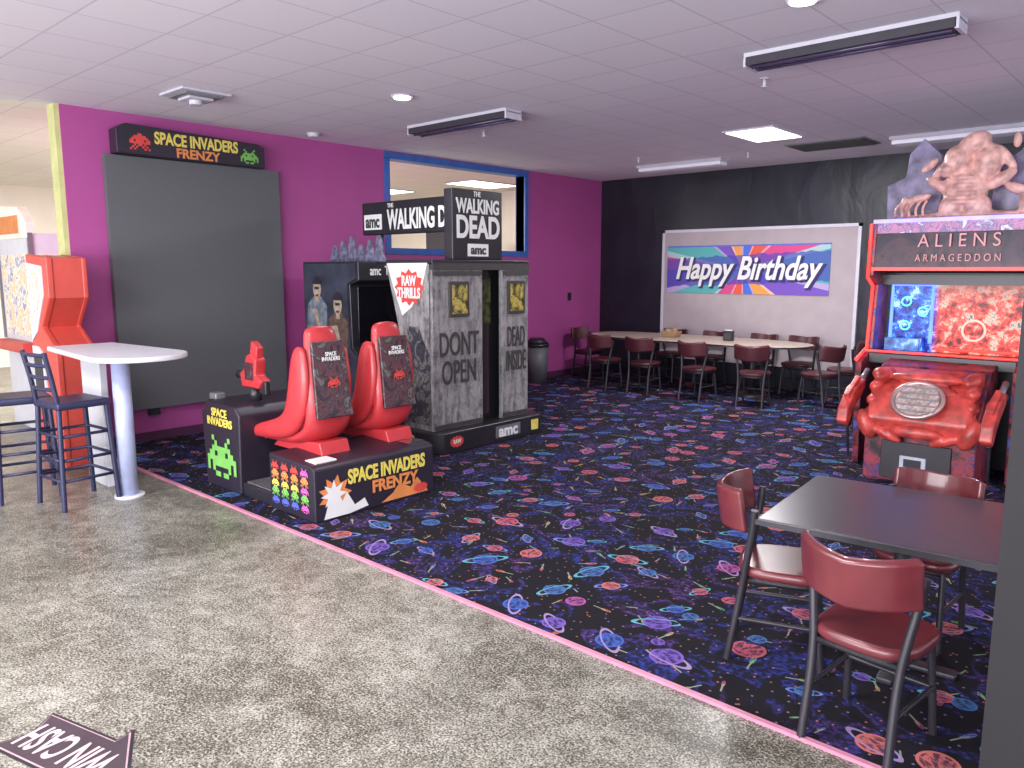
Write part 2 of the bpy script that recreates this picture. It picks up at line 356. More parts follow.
# ------------------------------------------------------------ chair
def chair(loc,rz,sc_=0.84,name='dining_chair',pad=None):
    g=G(name,loc,rz,sc_); pad=pad or M_mar
    pts=[]
    for i in range(28):
        a=2*pi*i/28; x=math.cos(a); y=math.sin(a)
        w=0.215+0.02*y; px=w*math.copysign(abs(x)**0.6,x); py=0.21*math.copysign(abs(y)**0.6,y)
        pts.append((px,py))
    g.prism('seat_pan',[(p[0]*0.93,p[1]*0.93) for p in pts],'z',0.425,0.44,M_blackm)
    g.prism('seat_cushion',pts,'z',0.438,0.49,pad,0.02,3)
    R=0.27; n=14; A=math.radians(58); vs=[];fs=[]
    cy=-0.235+R-0.02
    prof=[(0.0,0.655),(0.0,0.85),(0.038,0.865),(0.038,0.645)]
    for i in range(n+1):
        a=-A+2*A*i/n
        for dr,z in prof:
            rr=R+0.0-dr+0.02; zz=z+0.03*abs(math.sin(a))
            lean=(z-0.45)*0.16
            vs.append((rr*math.sin(a),cy-rr*math.cos(a)-lean,zz))
    m_=len(prof)
    for i in range(n):
        for j in range(m_):
            fs.append((i*m_+j,i*m_+(j+1)%m_,(i+1)*m_+(j+1)%m_,(i+1)*m_+j))
    fs.append(tuple(range(m_))); fs.append(tuple(n*m_+j for j in range(m_)))
    g.mesh('back_pad',vs,fs,pad,0.012,True)
    for k,sx in enumerate((-1,1)):
        g.tube('back_upright_%d'%(k+1),[(sx*0.225,-0.13,0.79),(sx*0.214,-0.135,0.70),(sx*0.188,-0.16,0.52),(sx*0.175,-0.175,0.40),(sx*0.175,-0.235,0.0)],0.018,M_blackm)
        g.tube('front_leg_%d'%(k+1),[(sx*0.165,0.15,0.43),(sx*0.175,0.175,0.25),(sx*0.185,0.20,0.0)],0.016,M_blackm)
        g.tube('side_rail_%d'%(k+1),[(sx*0.173,-0.195,0.22),(sx*0.18,0.175,0.22)],0.010,M_blackm,smooth=False)
    g.tube('front_rail',[(-0.18,0.172,0.22),(0.18,0.172,0.22)],0.010,M_blackm,smooth=False)
    g.tube('seat_frame',[(-0.17,-0.17,0.42),(-0.17,0.15,0.42),(0.17,0.15,0.42),(0.17,-0.17,0.42)],0.014,M_blackm,cyclic=True,smooth=False)
    return g
C0=0.008
chair((-0.755,2.67,C0),math.radians(-6),0.82)
chair((-1.23,3.03,C0),math.radians(-70),0.83)
chair((-0.86,3.62,C0),math.radians(176),0.78)
chair((-0.13,3.25,C0),math.radians(92))
g=G('dining_table',(-0.835,3.26,C0),math.radians(5),1)
th=0.63
g.box('table_top',-0.46,0.46,-0.41,0.41,th-0.03,th,mat('dark_tabletop_laminate',(62,58,66),0.28,var=0.06),0.008)
g.box('top_edge',-0.463,0.463,-0.413,0.413,th-0.026,th-0.006,M_black)
g.cyl('post',(0,0,0.02),(0,0,th-0.03),0.035,M_blackm)
g.box('foot_bar_1',-0.22,0.22,-0.03,0.03,0,0.025,M_blackm,0.008)
g.box('foot_bar_2',-0.03,0.03,-0.22,0.22,0,0.027,M_blackm,0.008)
g.box('spider_plate',-0.15,0.15,-0.15,0.15,th-0.04,th-0.03,M_blackm)
single('column_dark',-0.335,-0.03,2.14,2.4,0,CZ,mat('column_dark_paint',(17,13,19),0.7))
# ------------------------------------------------------------ long oval party table
g=G('oval_party_table',(-5.16,9.30,C0)); z=0.685; rx,ry=1.58,0.54
pts=[]
for i in range(64):
    a=2*pi*i/64; x=math.cos(a); y=math.sin(a)
    pts.append((rx*math.copysign(abs(x)**0.72,x),ry*math.copysign(abs(y)**0.72,y)))
g.prism('top',pts,'z',z-0.03,z,mat('tan_tabletop',(190,172,158),0.3,var=0.06,scale=3),0.006)
g.prism('edge_band',[(a*1.003,b*1.004) for a,b in pts],'z',z-0.026,z-0.006,M_black)
for k,xx in enumerate((-0.85,0.85)):
    g.cyl('post_%d'%k,(xx,0,0.03),(xx,0,z-0.03),0.04,M_blackm)
    g.cyl('foot_%d'%k,(xx,0,0.0),(xx,0,0.04),0.24,M_blackm,0.18)
M_dm=mat('dark_maroon_vinyl',(78,34,42),0.4)
for (x,y,a) in [(-6.10,8.62,0),(-5.48,8.62,5),(-4.66,8.56,-5),(-3.96,8.60,12),(-3.36,9.05,70),(-3.30,9.62,105),(-3.95,9.85,180),(-4.50,9.85,176),(-5.2,9.85,180),(-5.85,9.85,180),(-6.93,9.35,-90)]:
    chair((x,y,C0),math.radians(a),0.84,pad=M_dm)
M_bask=mat('snack_basket_tan',(150,120,92),0.6)
g=G('snack_basket',(-5.5,9.3,0.693)); g.prism('bowl',[(-0.10,0),(0.10,0),(0.13,0.08),(-0.13,0.08)],'y',-0.08,0.08,M_bask,0.01); g.blob('snacks',[((-0.05,0,0.08),(0.05,0.05,0.04)),((0.04,0.02,0.09),(0.05,0.05,0.04))],M_bask,0.02)
g=G('napkin_dispenser',(-4.65,9.3,0.693)); g.box('body',-0.06,0.06,-0.04,0.04,0,0.13,M_black,0.008); g.box('napkins',-0.05,0.05,-0.025,0.025,0.125,0.14,M_white); g.box('front_plate',-0.05,0.05,-0.043,-0.039,0.02,0.10,M_gp)
g=G('display_board',(-4.78,BY-0.02,1.2),world=True)
g.box('panel',-6.18,-3.38,BY-0.03,BY-0.001,0.30,2.16,mat('board_pale_fabric',(170,158,164),0.8,var=0.05,scale=5))
for k,(a,b,c,d) in enumerate([(-6.2,-6.16,0.30,2.18),(-3.4,-3.36,0.30,2.18)]): g.box('side_trim_%d'%(k+1),a,b,BY-0.04,BY-0.002,c,d,M_wfix)
g.box('top_trim',-6.2,-3.36,BY-0.04,BY-0.002,2.14,2.18,M_wfix)
g=G('birthday_banner',(-4.91,BY-0.035,1.605),world=True)
g.box('cloth',-6.1,-3.72,BY-0.045,BY-0.030,1.27,1.94,banner_mat())
g.box('hem_top',-6.1,-3.72,BY-0.047,BY-0.031,1.925,1.945,M_blup)
M_dkp=mat('deep_purple_print',(40,32,96),0.5)
g.text('lettering_shadow','Happy Birthday',(-4.885,BY-0.050,1.590),2.18,0.44,M_dkp,shear=0.3,off=0.05)
g.text('lettering','Happy Birthday',(-4.91,BY-0.056,1.61),2.14,0.42,M_wp,shear=0.3,off=0.022)
g=G('trash_can',(-7.10,8.35,C0))
g.cyl('bin',(0,0,0),(0,0,0.53),0.14,mat('bin_grey',(94,94,100),0.5),0.165); g.cyl('rim',(0,0,0.52),(0,0,0.56),0.175,M_black); g.cyl('lid',(0,0,0.56),(0,0,0.64),0.17,M_black,0.10)
g=G('wall_outlet',(WX,9.4,1.2)); g.box('plate',0,0.01,-0.04,0.04,-0.06,0.06,M_black)
# ------------------------------------------------------------ LED panel & sign
g=G('led_screen_panel',(WX+0.05,3.62,1.45),world=True)
g.box('screen_face',WX+0.001,WX+0.07,2.76,4.45,0.32,2.60,panel_mat())
g.box('mount_rail_1',WX+0.001,WX+0.05,3.0,3.1,0.25,0.33,M_black)
g.box('mount_rail_2',WX+0.001,WX+0.05,4.1,4.2,0.25,0.33,M_black)
g=G('arcade_marquee_sign',(WX+0.12,3.57,2.7),world=True)
xx=WX+0.16
g.prism('sign_box',[(2.83,2.61),(4.25,2.60),(4.25,2.80),(4.18,2.83),(2.92,2.87),(2.83,2.82)],'x',WX+0.001,xx,M_sbody,0.01)
g.text('title','SPACE INVADERS',(xx+0.004,3.56,2.765),0.80,0.11,M_yel,'+X',off=0.03)
g.text('subtitle','FRENZY',(xx+0.004,3.56,2.655),0.42,0.085,M_org,'+X',off=0.03)
g.pix('alien_red',A2,(xx+0.004,3.03,2.72),0.018,M_redp,'+X')
g.pix('alien_green',A1,(xx+0.004,4.08,2.70),0.017,M_grn,'+X')
# ------------------------------------------------------------ Space shooter seats unit
g=G('seated_shooter_arcade_game',(-4.8,3.15,C0),world=True)
z0=C0
g.prism('gun_console',[(-5.52,z0),(-5.02,z0),(-5.0,0.58),(-5.06,0.64),(-5.45,0.66),(-5.56,0.56)],'y',2.66,3.68,M_sbody,0.015)
g.box('foot_platform',-5.02,-4.60,2.68,3.66,z0,0.10,M_black,0.008)
g.box('tread_plate',-5.0,-4.62,2.70,3.64,0.10,0.108,mat('tread_grey',(106,106,110),0.5,0.3,scale=60,var=0.5))
g.prism('seat_plinth',[(-4.62,z0),(-4.09,z0),(-4.09,0.35),(-4.13,0.37),(-4.62,0.39)],'y',2.66,3.66,M_sbody,0.010)
g.pix('alien_green',A1,(-5.27,2.654,0.25),0.038,M_grn)
g.text('console_title','SPACE\nINVADERS',(-5.27,2.652,0.54),0.36,0.13,M_yel,off=0.03)
for j,mm in enumerate([M_redp,M_org,M_yel,M_grn,M_blup]):
    for i in range(4):
        g.pix('small_alien_%d_%d'%(j,i),A2 if (j%2) else A1,(-4.54+i*0.115,2.654,0.32-j*0.058),0.0078 if not j%2 else 0.0085,mm if i<3 or j%2 else M_pinkp)
g.box('arrow_plate',-5.004,-4.996,2.86,2.98,0.40,0.50,M_yel)
g.poly('arrow_mark',[(-0.035,0),(0,0.035),(0.035,0),(0.012,0),(0.012,-0.035),(-0.012,-0.035),(-0.012,0)],(-4.994,2.92,0.45),M_black,'+X')
xr=-4.086
def star(n,r1,r2,sx=1,sy=1): return [((r1 if i%2 else r2)*math.cos(pi*i/n)*sx,(r1 if i%2 else r2)*math.sin(pi*i/n)*sy) for i in range(2*n)]
g.poly('burst_orange',star(9,0.08,0.13,1.0,1.0),(xr,2.81,0.17),M_org,'+X')
g.poly('burst_white',star(8,0.05,0.10,1.0,1.0),(xr+0.002,2.80,0.17),M_wp,'+X')
g.poly('flame_white',[(-0.30,-0.15),(-0.1,-0.15),(0.05,-0.13),(0.02,-0.07),(-0.06,-0.10),(-0.12,0.0),(-0.16,-0.06),(-0.24,0.02)],(xr+0.001,3.02,0.17),M_wp,'+X')
g.poly('flame_orange',[(-0.2,-0.14),(0.22,-0.14),(0.12,-0.02),(0.06,-0.08),(-0.04,-0.03),(-0.1,-0.09)],(xr+0.0005,3.38,0.17),M_org,'+X')
g.text('side_title','SPACE INVADERS',(xr+0.005,3.24,0.26),0.66,0.10,M_yel,'+X',off=0.035)
g.text('side_subtitle','FRENZY',(xr+0.005,3.30,0.155),0.40,0.085,M_org,'+X',off=0.035)
g.poly('maker_badge',star(12,0.035,0.045,1.6,0.8),(xr+0.003,3.53,0.07),M_redp,'+X')
for (yy,mm) in ((2.80,M_wp),(3.56,M_chrome)): g.box('plinth_sticker_%d'%int(yy*100),-4.28,-4.16,yy-0.08,yy+0.08,0.372,0.381,mm)
M_seatart=art_mat('seat_back_print',[(28,24,32),(42,36,50),(96,52,56),(38,34,46),(110,104,102),(32,28,36)],9,1.0)
def rect(x,y,z,hx,hy,nx,nz):
    return [(x+nx*hx,y-hy,z+nz*hx),(x+nx*hx,y+hy,z+nz*hx),(x-nx*hx,y+hy,z-nz*hx),(x-nx*hx,y-hy,z-nz*hx)]
def sweep(path,yf):
    rings=[]
    for i,(x,z,hx,hy) in enumerate(path):
        a=path[max(0,i-1)]; b_=path[min(len(path)-1,i+1)]
        tx,tz=b_[0]-a[0],b_[1]-a[1]; L=math.hypot(tx,tz); rings.append(rect(x,yf(i),z,hx,hy,-tz/L,tx/L))
    return rings
for k,yc in enumerate((2.99,3.55)):
    nm='seat_%d_'%(k+1)
    path=[(-5.10,0.42,0.035,0.15),(-5.05,0.43,0.055,0.17),(-4.80,0.445,0.06,0.185),(-4.56,0.46,0.065,0.19),(-4.43,0.52,0.08,0.19),(-4.39,0.62,0.08,0.19),(-4.40,0.80,0.075,0.185),(-4.43,0.98,0.065,0.17),(-4.455,1.08,0.055,0.145),(-4.47,1.17,0.055,0.135),(-4.475,1.235,0.035,0.115)]
    g.loft(nm+'shell',sweep(path,lambda i:yc),M_red,2)
    for q_,sy in (('near',-1),('far',1)):
        bp=[(-5.08,0.44,0.03,0.03),(-4.98,0.475,0.055,0.04),(-4.78,0.50,0.075,0.045),(-4.60,0.55,0.10,0.045),(-4.52,0.66,0.125,0.045),(-4.48,0.80,0.125,0.045),(-4.475,0.94,0.11,0.042),(-4.47,1.05,0.08,0.034),(-4.46,1.10,0.04,0.02)]
        g.loft(nm+'bolster_'+q_,sweep(bp,lambda i:yc+sy*0.185*(1-0.15*(i/8))),M_red,2)
    g.prism(nm+'base_pod',[(-4.92,0.36),(-4.3,0.36),(-4.34,0.46),(-4.84,0.42)],'y',yc-0.12,yc+0.11,M_red,0.01)
    v=[(-4.378,yc-0.125,1.13),(-4.378,yc+0.125,1.13),(-4.305,yc+0.145,0.62),(-4.305,yc-0.145,0.62)]
    g.mesh(nm+'back_print',[(a-0.03,b,c) for a,b,c in v]+[(a,b,c) for a,b,c in v],[(0,1,2,3),(4,5,6,7),(0,1,5,4),(1,2,6,5),(2,3,7,6),(3,0,4,7)],M_seatart,0.008)
    g.pix(nm+'small_alien',A1,(-4.318,yc,0.86),0.009,M_redp,'+X')
    g.text(nm+'print_title','SPACE\nINVADERS',(-4.345,yc,1.03),0.14,0.06,M_wp,'+X')
for k,yc in enumerate((2.92,3.42)):
    nm='gun_%d_'%(k+1)
    g.cyl(nm+'swivel',(-5.22,yc,0.64),(-5.22,yc,0.74),0.045,M_black)
    g.prism(nm+'body',[(-5.34,0.74),(-5.10,0.74),(-5.06,0.80),(-5.14,0.84),(-5.12,0.95),(-5.18,1.00),(-5.26,0.98),(-5.30,0.88),(-5.36,0.84)],'y',yc-0.045,yc+0.045,M_red,0.015)
    g.prism(nm+'fin',[(-5.24,0.94),(-5.14,0.94),(-5.12,1.04),(-5.20,1.09)],'y',yc-0.03,yc+0.03,M_red,0.01)
    g.cyl(nm+'barrel',(-5.34,yc,0.82),(-5.44,yc,0.82),0.032,M_black)
    g.box(nm+'grip',-5.12,-5.04,yc-0.02,yc+0.02,0.70,0.80,M_black,0.01)
    g.box(nm+'panel',-5.28,-5.16,yc-0.048,yc+0.048,0.80,0.93,M_seatart)
g.box('cup_holder',-5.5,-5.4,2.70,2.78,0.64,0.70,M_grey,0.01)
# ------------------------------------------------------------ zombie game
g=G('zombie_theatre_arcade_cabinet',(-5.8,5.05,C0),world=True)
M_dark=mat('cabinet_dark_interior',(24,24,30),0.6)
M_zart=art_mat('zombie_side_print',[(34,34,42),(66,70,82),(46,46,56),(124,120,118),(54,54,62),(144,138,130)],6,1.8)
g.prism('base_platform',[(-6.95,4.42),(-5.05,4.36),(-4.83,4.46),(-4.83,5.74),(-5.02,5.86),(-6.95,5.72)],'z',z0,0.2,M_black,0.012)
hs=[(-5.36,0.2),(-4.97,0.2),(-4.97,1.66),(-5.56,1.66),(-5.50,1.45),(-5.40,1.1),(-5.36,0.8)]
g.prism('side_panel_near',hs,'y',4.44,4.49,M_hut,0.006)
g.prism('side_panel_far',hs,'y',5.63,5.68,M_hut,0.006)
g.box('roof',-5.56,-4.94,4.44,5.68,1.64,1.69,M_black,0.008)
g.box('rear_inner_panel',-5.12,-5.08,4.49,5.63,0.2,1.64,M_dark)
g.box('rear_header',-4.98,-4.93,4.44,5.68,1.60,1.66,M_gp)
for nm,a,b in(('door_left',4.44,5.05),('door_right',5.31,5.68)):
    g.box(nm,-4.99,-4.945,a,b,0.2,1.60,M_hut,0.006)
    for j,zz in enumerate((0.23,1.57)): g.box(nm+'_strap_%d'%j,-4.945,-4.935,a+0.01,b-0.01,zz-0.02,zz+0.02,M_gp)
    cy=(a+b)/2
    g.box(nm+'_window_frame',-4.945,-4.925,cy-0.12,cy+0.12,1.19,1.50,M_gp,0.006)
    g.box(nm+'_window_glass',-4.93,-4.921,cy-0.09,cy+0.09,1.22,1.47,art_mat('window_zombie_print',[(34,30,24),(90,84,50),(190,172,90),(60,50,34)],11,0.6,0.1))
    for j,(yy,zz) in enumerate([(a+0.03,0.27),(b-0.03,0.27),(a+0.03,1.54),(b-0.03,1.54)]): g.cyl(nm+'_bolt_%d'%j,(-4.945,yy,zz),(-4.93,yy,zz),0.012,M_grey,n=8)
g.text('graffiti_left','DONT\nOPEN',(-4.938,4.75,0.82),0.48,0.46,M_gp,'+X',off=0.01)
g.text('graffiti_right','DEAD\nINSIDE',(-4.938,5.50,0.85),0.28,0.42,M_gp,'+X',off=0.01)
g.box('curtain_strip',-5.07,-5.05,5.12,5.24,0.25,1.6,mat('curtain_dark_red',(56,44,50),0.8))
g.box('inner_poster',-5.05,-5.045,5.07,5.26,1.10,1.52,art_mat('inner_poster_print',[(20,24,18),(50,60,36),(96,104,60),(30,34,24)],12,1))
g.box('base_logo_plate',-4.832,-4.829,5.10,5.44,0.055,0.165,M_grey)
g.text('base_logo','amc',(-4.826,5.27,0.11),0.26,0.08,M_wp,'+X',off=0.03)
g.poly('maker_badge',star(12,0.05,0.06,1.5,0.9),(-4.826,4.60,0.11),M_redp,'+X')
g.text('badge_text','RAW',(-4.823,4.60,0.11),0.09,0.04,M_wp,'+X')
g.box('arrow_plate',-4.832,-4.826,5.60,5.70,0.06,0.16,M_yel)
g.prism('step_caution',[(-5.30,4.358),(-5.12,4.350),(-5.12,4.366),(-5.30,4.372)],'z',0.05,0.16,M_yel)
g.poly('maker_swoosh',[(-0.28,0.22),(0.0,0.22),(0.26,0.22),(0.18,0.0),(0.05,-0.16),(-0.08,-0.24),(-0.20,0.02)],(-5.26,4.4375,1.44),M_wp)
g.poly('maker_burst',star(12,0.15,0.19,1.05,0.85),(-5.24,4.436,1.45),M_redp)
g.text('maker_text','RAW\nTHRILLS',(-5.24,4.432,1.45),0.30,0.20,M_wp,off=0.03)
g.poly('zombie_print_side',[(-0.15,-0.5),(0.18,-0.5),(0.2,0.1),(0.1,0.25),(0.05,0.36),(-0.08,0.36),(-0.12,0.22),(-0.15,0.05)],(-5.17,4.437,0.75),M_zart)
g.prism('screen_cabinet',[(-6.9,0.2),(-5.95,0.2),(-5.95,0.75),(-6.1,0.86),(-6.12,1.46),(-5.98,1.50),(-5.98,1.68),(-6.9,1.68)],'y',4.45,5.67,M_black,0.01)
g.prism('cabinet_side_print',[(-6.88,0.25),(-5.98,0.25),(-5.98,0.74),(-6.13,0.85),(-6.15,1.47),(-6.02,1.52),(-6.02,1.66),(-6.88,1.66)],'y',4.440,4.449,mat('zombie_poster_backdrop',(50,54,68),0.45,var=0.5,scale=5))
M_skin=mat('zombie_print_skin',(160,142,126),0.5,var=0.35,scale=20)
M_cloth=mat('zombie_print_cloth',(92,74,66),0.5,var=0.5,scale=14)
M_cloth2=mat('zombie_print_shirt',(110,118,130),0.5,var=0.5,scale=14)
for k,(zx,zh) in enumerate([(-6.64,1.40),(-6.30,1.25)]):
    g.poly('zombie_print_torso_%d'%k,[(-0.15,-0.75),(0.13,-0.75),(0.16,-0.15),(0.06,-0.06),(-0.06,-0.06),(-0.17,-0.14),(-0.22,-0.5),(-0.17,-0.55)],(zx,4.436-k*0.001,zh),M_cloth if k else M_cloth2)
    g.poly('zombie_print_arm_%d'%k,[(-0.14,-0.2),(-0.06,-0.24),(0.0,-0.42),(0.12,-0.46),(0.12,-0.40),(0.04,-0.36),(-0.02,-0.18)],(zx,4.434-k*0.001,zh),M_skin)
    g.poly('zombie_print_neck_%d'%k,[(-0.03,-0.12),(0.03,-0.12),(0.03,0),(-0.03,0)],(zx,4.434-k*0.001,zh),M_skin)
    g.poly('zombie_print_head_%d'%k,[(0.07*math.cos(a*pi/8),0.02+0.10*math.sin(a*pi/8)) for a in range(16)],(zx,4.433-k*0.001,zh),M_skin)
    g.poly('zombie_print_hair_%d'%k,[(0.075*math.cos(a*pi/8),0.06+0.08*math.sin(a*pi/8)) for a in range(9)],(zx,4.432-k*0.001,zh),M_black)
    g.poly('zombie_print_eyes_%d'%k,[(-0.045,0.02),(-0.01,0.01),(0.01,0.01),(0.045,0.02),(0.03,0.035),(-0.03,0.035)],(zx,4.431-k*0.001,zh),M_black)
    g.poly('zombie_print_mouth_%d'%k,[(-0.03,-0.04),(0.03,-0.04),(0.02,-0.06),(-0.02,-0.06)],(zx,4.431-k*0.001,zh),mat('zombie_mouth',(90,30,30),0.5))
g.box('display_glass',-6.115,-6.10,4.53,5.59,0.90,1.44,M_glass,0.004)
g.text('header_text','amc  THE WALKING DEAD',(-5.974,5.06,1.59),0.95,0.09,M_wp,'+X')
g.box('gun_shelf',-5.95,-5.78,4.6,5.5,0.62,0.70,M_black,0.01)
for k,yc in enumerate((4.8,5.3)):
    g.prism('crossbow_%d_stock'%k,[(-5.92,0.74),(-5.60,0.78),(-5.60,0.86),(-5.95,0.84)],'y',yc-0.03,yc+0.03,M_red,0.01)
    g.tube('crossbow_%d_bow'%k,[(-5.86,yc-0.2,0.80),(-5.92,yc,0.84),(-5.86,yc+0.2,0.80)],0.014,M_red)
g.box('bench_seat',-5.50,-5.13,4.5,5.62,0.2,0.50,M_black,0.02)
g.box('bench_back',-5.22,-5.12,4.5,5.62,0.5,1.1,M_dark,0.02)
g.box('rear_marquee',-5.06,-4.95,4.69,5.32,1.69,2.30,M_black,0.01)
g.text('marquee_the','THE',(-4.945,4.99,2.26),0.09,0.045,M_wp,'+X')
g.text('marquee_walking','WALKING',(-4.945,5.005,2.15),0.54,0.13,M_wp,'+X',off=0.03)
g.text('marquee_dead','DEAD',(-4.945,5.005,1.965),0.54,0.20,M_wp,'+X',off=0.03)
g.box('marquee_amc_plate',-4.948,-4.944,4.87,5.13,1.72,1.83,M_wp)
g.text('marquee_amc','amc',(-4.941,5.0,1.775),0.19,0.06,M_gp,'+X',off=0.03)
g.box('side_marquee',-6.56,-5.03,4.95,5.03,1.95,2.27,M_black,0.01)
g.box('side_marquee_amc_plate',-6.52,-6.24,4.944,4.949,2.0,2.15,M_wp)
g.text('side_marquee_amc','amc',(-6.38,4.941,2.075),0.22,0.09,M_gp,off=0.03)
g.text('side_marquee_text','WALKING DEAD',(-5.58,4.945,2.08),1.14,0.20,M_wp,off=0.03)
g.text('side_marquee_the','THE',(-6.10,4.945,2.225),0.09,0.04,M_wp)
g.cyl('marquee_post_1',(-6.3,4.99,1.66),(-6.3,4.99,1.96),0.02,M_black)
g.cyl('marquee_post_2',(-5.2,4.99,1.66),(-5.2,4.99,1.96),0.02,M_black)
# flat cut-out crowd topper
top=[(-6.86,1.68)]
for i in range(6):
    cx=-6.76+0.145*i; hz=1.80+0.04*((i*7)%3)
    top+=[(cx-0.06,1.74),(cx-0.045,hz),(cx-0.02,hz+0.05),(cx+0.02,hz+0.05),(cx+0.045,hz),(cx+0.06,1.75)]
top+=[(-5.92,1.68)]
g.prism('zombie_crowd_topper',top,'y',4.74,4.76,mat('topper_blue_grey',(104,104,128),0.5,var=0.6,scale=22),0.003)
# ------------------------------------------------------------ alien cabinet
g=G('alien_shooter_arcade_cabinet',(-1.6,6.7,C0),world=True)
M_neonr=mat('neon_red_strip',(255,60,54),0.4,emi=2.2)
M_neonb=mat('neon_blue_strip',(70,100,255),0.4,emi=4)
M_aart=art_mat('alien_side_print',[(34,24,34),(90,40,52),(160,56,66),(60,50,96),(100,92,170)],5,1.5)
M_deck=mat('alien_red_deck',(196,72,66),0.4,var=0.45,scale=11,bump=0.7,coat=0.2)
x0,x1=-2.15,-1.0
sp=[(6.62,z0),(7.45,z0),(7.45,1.98),(6.72,1.98),(6.70,1.55),(6.85,1.48),(6.80,0.95),(6.55,0.86)]
g.prism('side_panel_left',sp,'x',x0,x0+0.05,M_aart,0.006)
g.prism('side_panel_right',sp,'x',x1-0.05,x1,M_aart,0.006)
for k,xs in enumerate((x0+0.01,x1-0.01)):
    g.tube('edge_light_%d'%(k+1),[(xs,6.53,0.88),(xs,6.78,0.96),(xs,6.83,1.47),(xs,6.69,1.54),(xs,6.70,1.97)],0.013,M_neonr,smooth=False)
g.tube('console_edge_light',[(x0+0.03,6.68,0.945),(x1-0.03,6.68,0.945)],0.009,M_neonr,smooth=False)
g.box('cabinet_back',x0+0.05,x1-0.05,7.1,7.45,z0,1.98,M_black)
g.box('screen',x0+0.10,x1-0.10,7.06,7.10,0.92,1.50,screen_mat())
g.box('bezel_top',x0+0.05,x1-0.05,6.95,7.1,1.48,1.56,M_black)
g.tube('screen_light_left',[(x0+0.11,7.04,0.94),(x0+0.11,7.04,1.48),(x0+0.42,7.04,1.48),(x0+0.42,7.04,1.0)],0.016,M_neonb,smooth=False)
g.tube('screen_light_right',[(x1-0.08,7.02,0.92),(x1-0.08,7.02,1.5)],0.018,M_neonr,smooth=False)
g.tube('screen_light_bottom',[(x0+0.45,7.02,0.96),(x1-0.10,7.02,0.96)],0.012,M_neonr,smooth=False)
M_ring=mat('screen_ring_glow',(255,150,140),0.4,emi=1.8)
g.tube('screen_reticle',[(-1.42+0.08*math.cos(a*pi/8),7.045,1.12+0.08*math.sin(a*pi/8)) for a in range(16)],0.009,M_ring,True)
for k,(xc,zc) in enumerate(((-1.93,1.14),(-1.93,1.34),(-1.80,1.26))): g.tube('screen_gauge_%d'%k,[(xc+0.035*math.cos(a*pi/6),7.045,zc+0.035*math.sin(a*pi/6)) for a in range(12)],0.006,mat('gauge_green_glow',(110,240,190),0.4,emi=1.5),True)
g.box('deck_screen_left',-2.04,-1.78,6.90,6.99,0.94,1.04,art_mat('small_display_blue',[(20,30,90),(50,110,190),(150,190,220)],14,0.5,0.8))
g.prism('marquee',[(6.68,1.60),(7.3,1.56),(7.3,1.98),(6.72,1.98)],'x',x0+0.05,x1-0.05,art_mat('marquee_print',[(44,34,42),(84,60,72),(60,48,66),(40,36,54)],4,1.2,0.1),0.008)
g.box('marquee_print_strip',x0+0.06,x1-0.06,6.690,6.72,1.89,1.97,art_mat('marquee_strip_print',[(60,50,110),(190,120,160),(90,80,140),(230,210,220)],14,1,0.3))
g.box('marquee_lower_rail',x0+0.04,x1-0.04,6.665,6.70,1.595,1.62,M_neonr)
M_pk=mat('marquee_pink_letters',(206,140,146),0.4,emi=0.25)
g.text('marquee_title','A L I E N S',(-1.50,6.680,1.82),0.56,0.10,M_pk,off=0.0)
g.text('marquee_subtitle','A R M A G E D D O N',(-1.50,6.672,1.69),0.58,0.055,M_pk,off=0.0)
g.box('marquee_light',x0+0.03,x1-0.03,6.68,6.72,1.97,2.0,mat('marquee_edge_glow',(150,140,245),0.4,emi=1.4))
g.prism('console_body',[(6.20,z0),(6.75,z0),(6.75,0.9),(6.5,0.86),(6.20,0.5)],'x',-1.93,-1.17,M_aart,0.01)
g.prism('console_deck',[(6.14,0.36),(6.09,0.50),(6.18,0.68),(6.45,0.84),(6.80,0.90),(6.80,0.80),(6.3,0.36)],'x',-1.90,-1.20,M_deck,0.03,3)
g.box('deck_rear_shelf',x0+0.05,x1-0.05,6.70,7.08,0.84,0.93,M_black,0.01)
ribs=[]
for sx in (-1,1):
    cx=-1.55
    for i in range(5):
        tt=i/4
        ribs.append(((cx+sx*(0.35-0.03*tt),6.16+0.10*tt,0.42+0.10*i),(0.05,0.07,0.045),(0,sx*0.5,0)))
    ribs.append(((cx+sx*0.30,6.35,0.80),(0.06,0.20,0.06)))
    ribs.append(((cx+sx*0.35,6.12,0.44),(0.06,0.06,0.12),(0,sx*0.4,0)))
    ribs.append(((cx+sx*0.20,6.13,0.38),(0.12,0.05,0.04),(0,-sx*0.4,0)))
g.blob('deck_exoskeleton_ribs',ribs+[((-1.55,6.3,0.80),(0.26,0.08,0.05)),((-1.55,6.10,0.42),(0.18,0.05,0.05)),((-1.55,6.25,0.62),(0.3,0.06,0.16))],M_deck,0.013,2)
nrm=Vector((0,-0.78,0.62)); cc=Vector((-1.55,6.11,0.655)); q=nrm.to_track_quat('Z','Y')
def ring(r,d,sq=1.0): return [cc+nrm*d+q@Vector((r*sq*math.cos(a*pi/10),r*math.sin(a*pi/10),0)) for a in range(20)]
g.tube('medallion_rim',ring(0.145,0.01,1.15),0.018,mat('medallion_rim_chrome',(200,170,166),0.3,0.7),True)
g.cyl('medallion_grille',cc-nrm*0.02,cc+nrm*0.02,0.145,mat('medallion_pewter',(186,164,160),0.4,0.2,scale=40,var=0.5),n=28)
for i in range(5): g.tube('medallion_bar_%d'%i,[cc+nrm*0.024+q@Vector((-0.13,-0.10+0.05*i,0)),cc+nrm*0.024+q@Vector((0.13,-0.10+0.05*i,0))],0.006,M_grey,smooth=False)
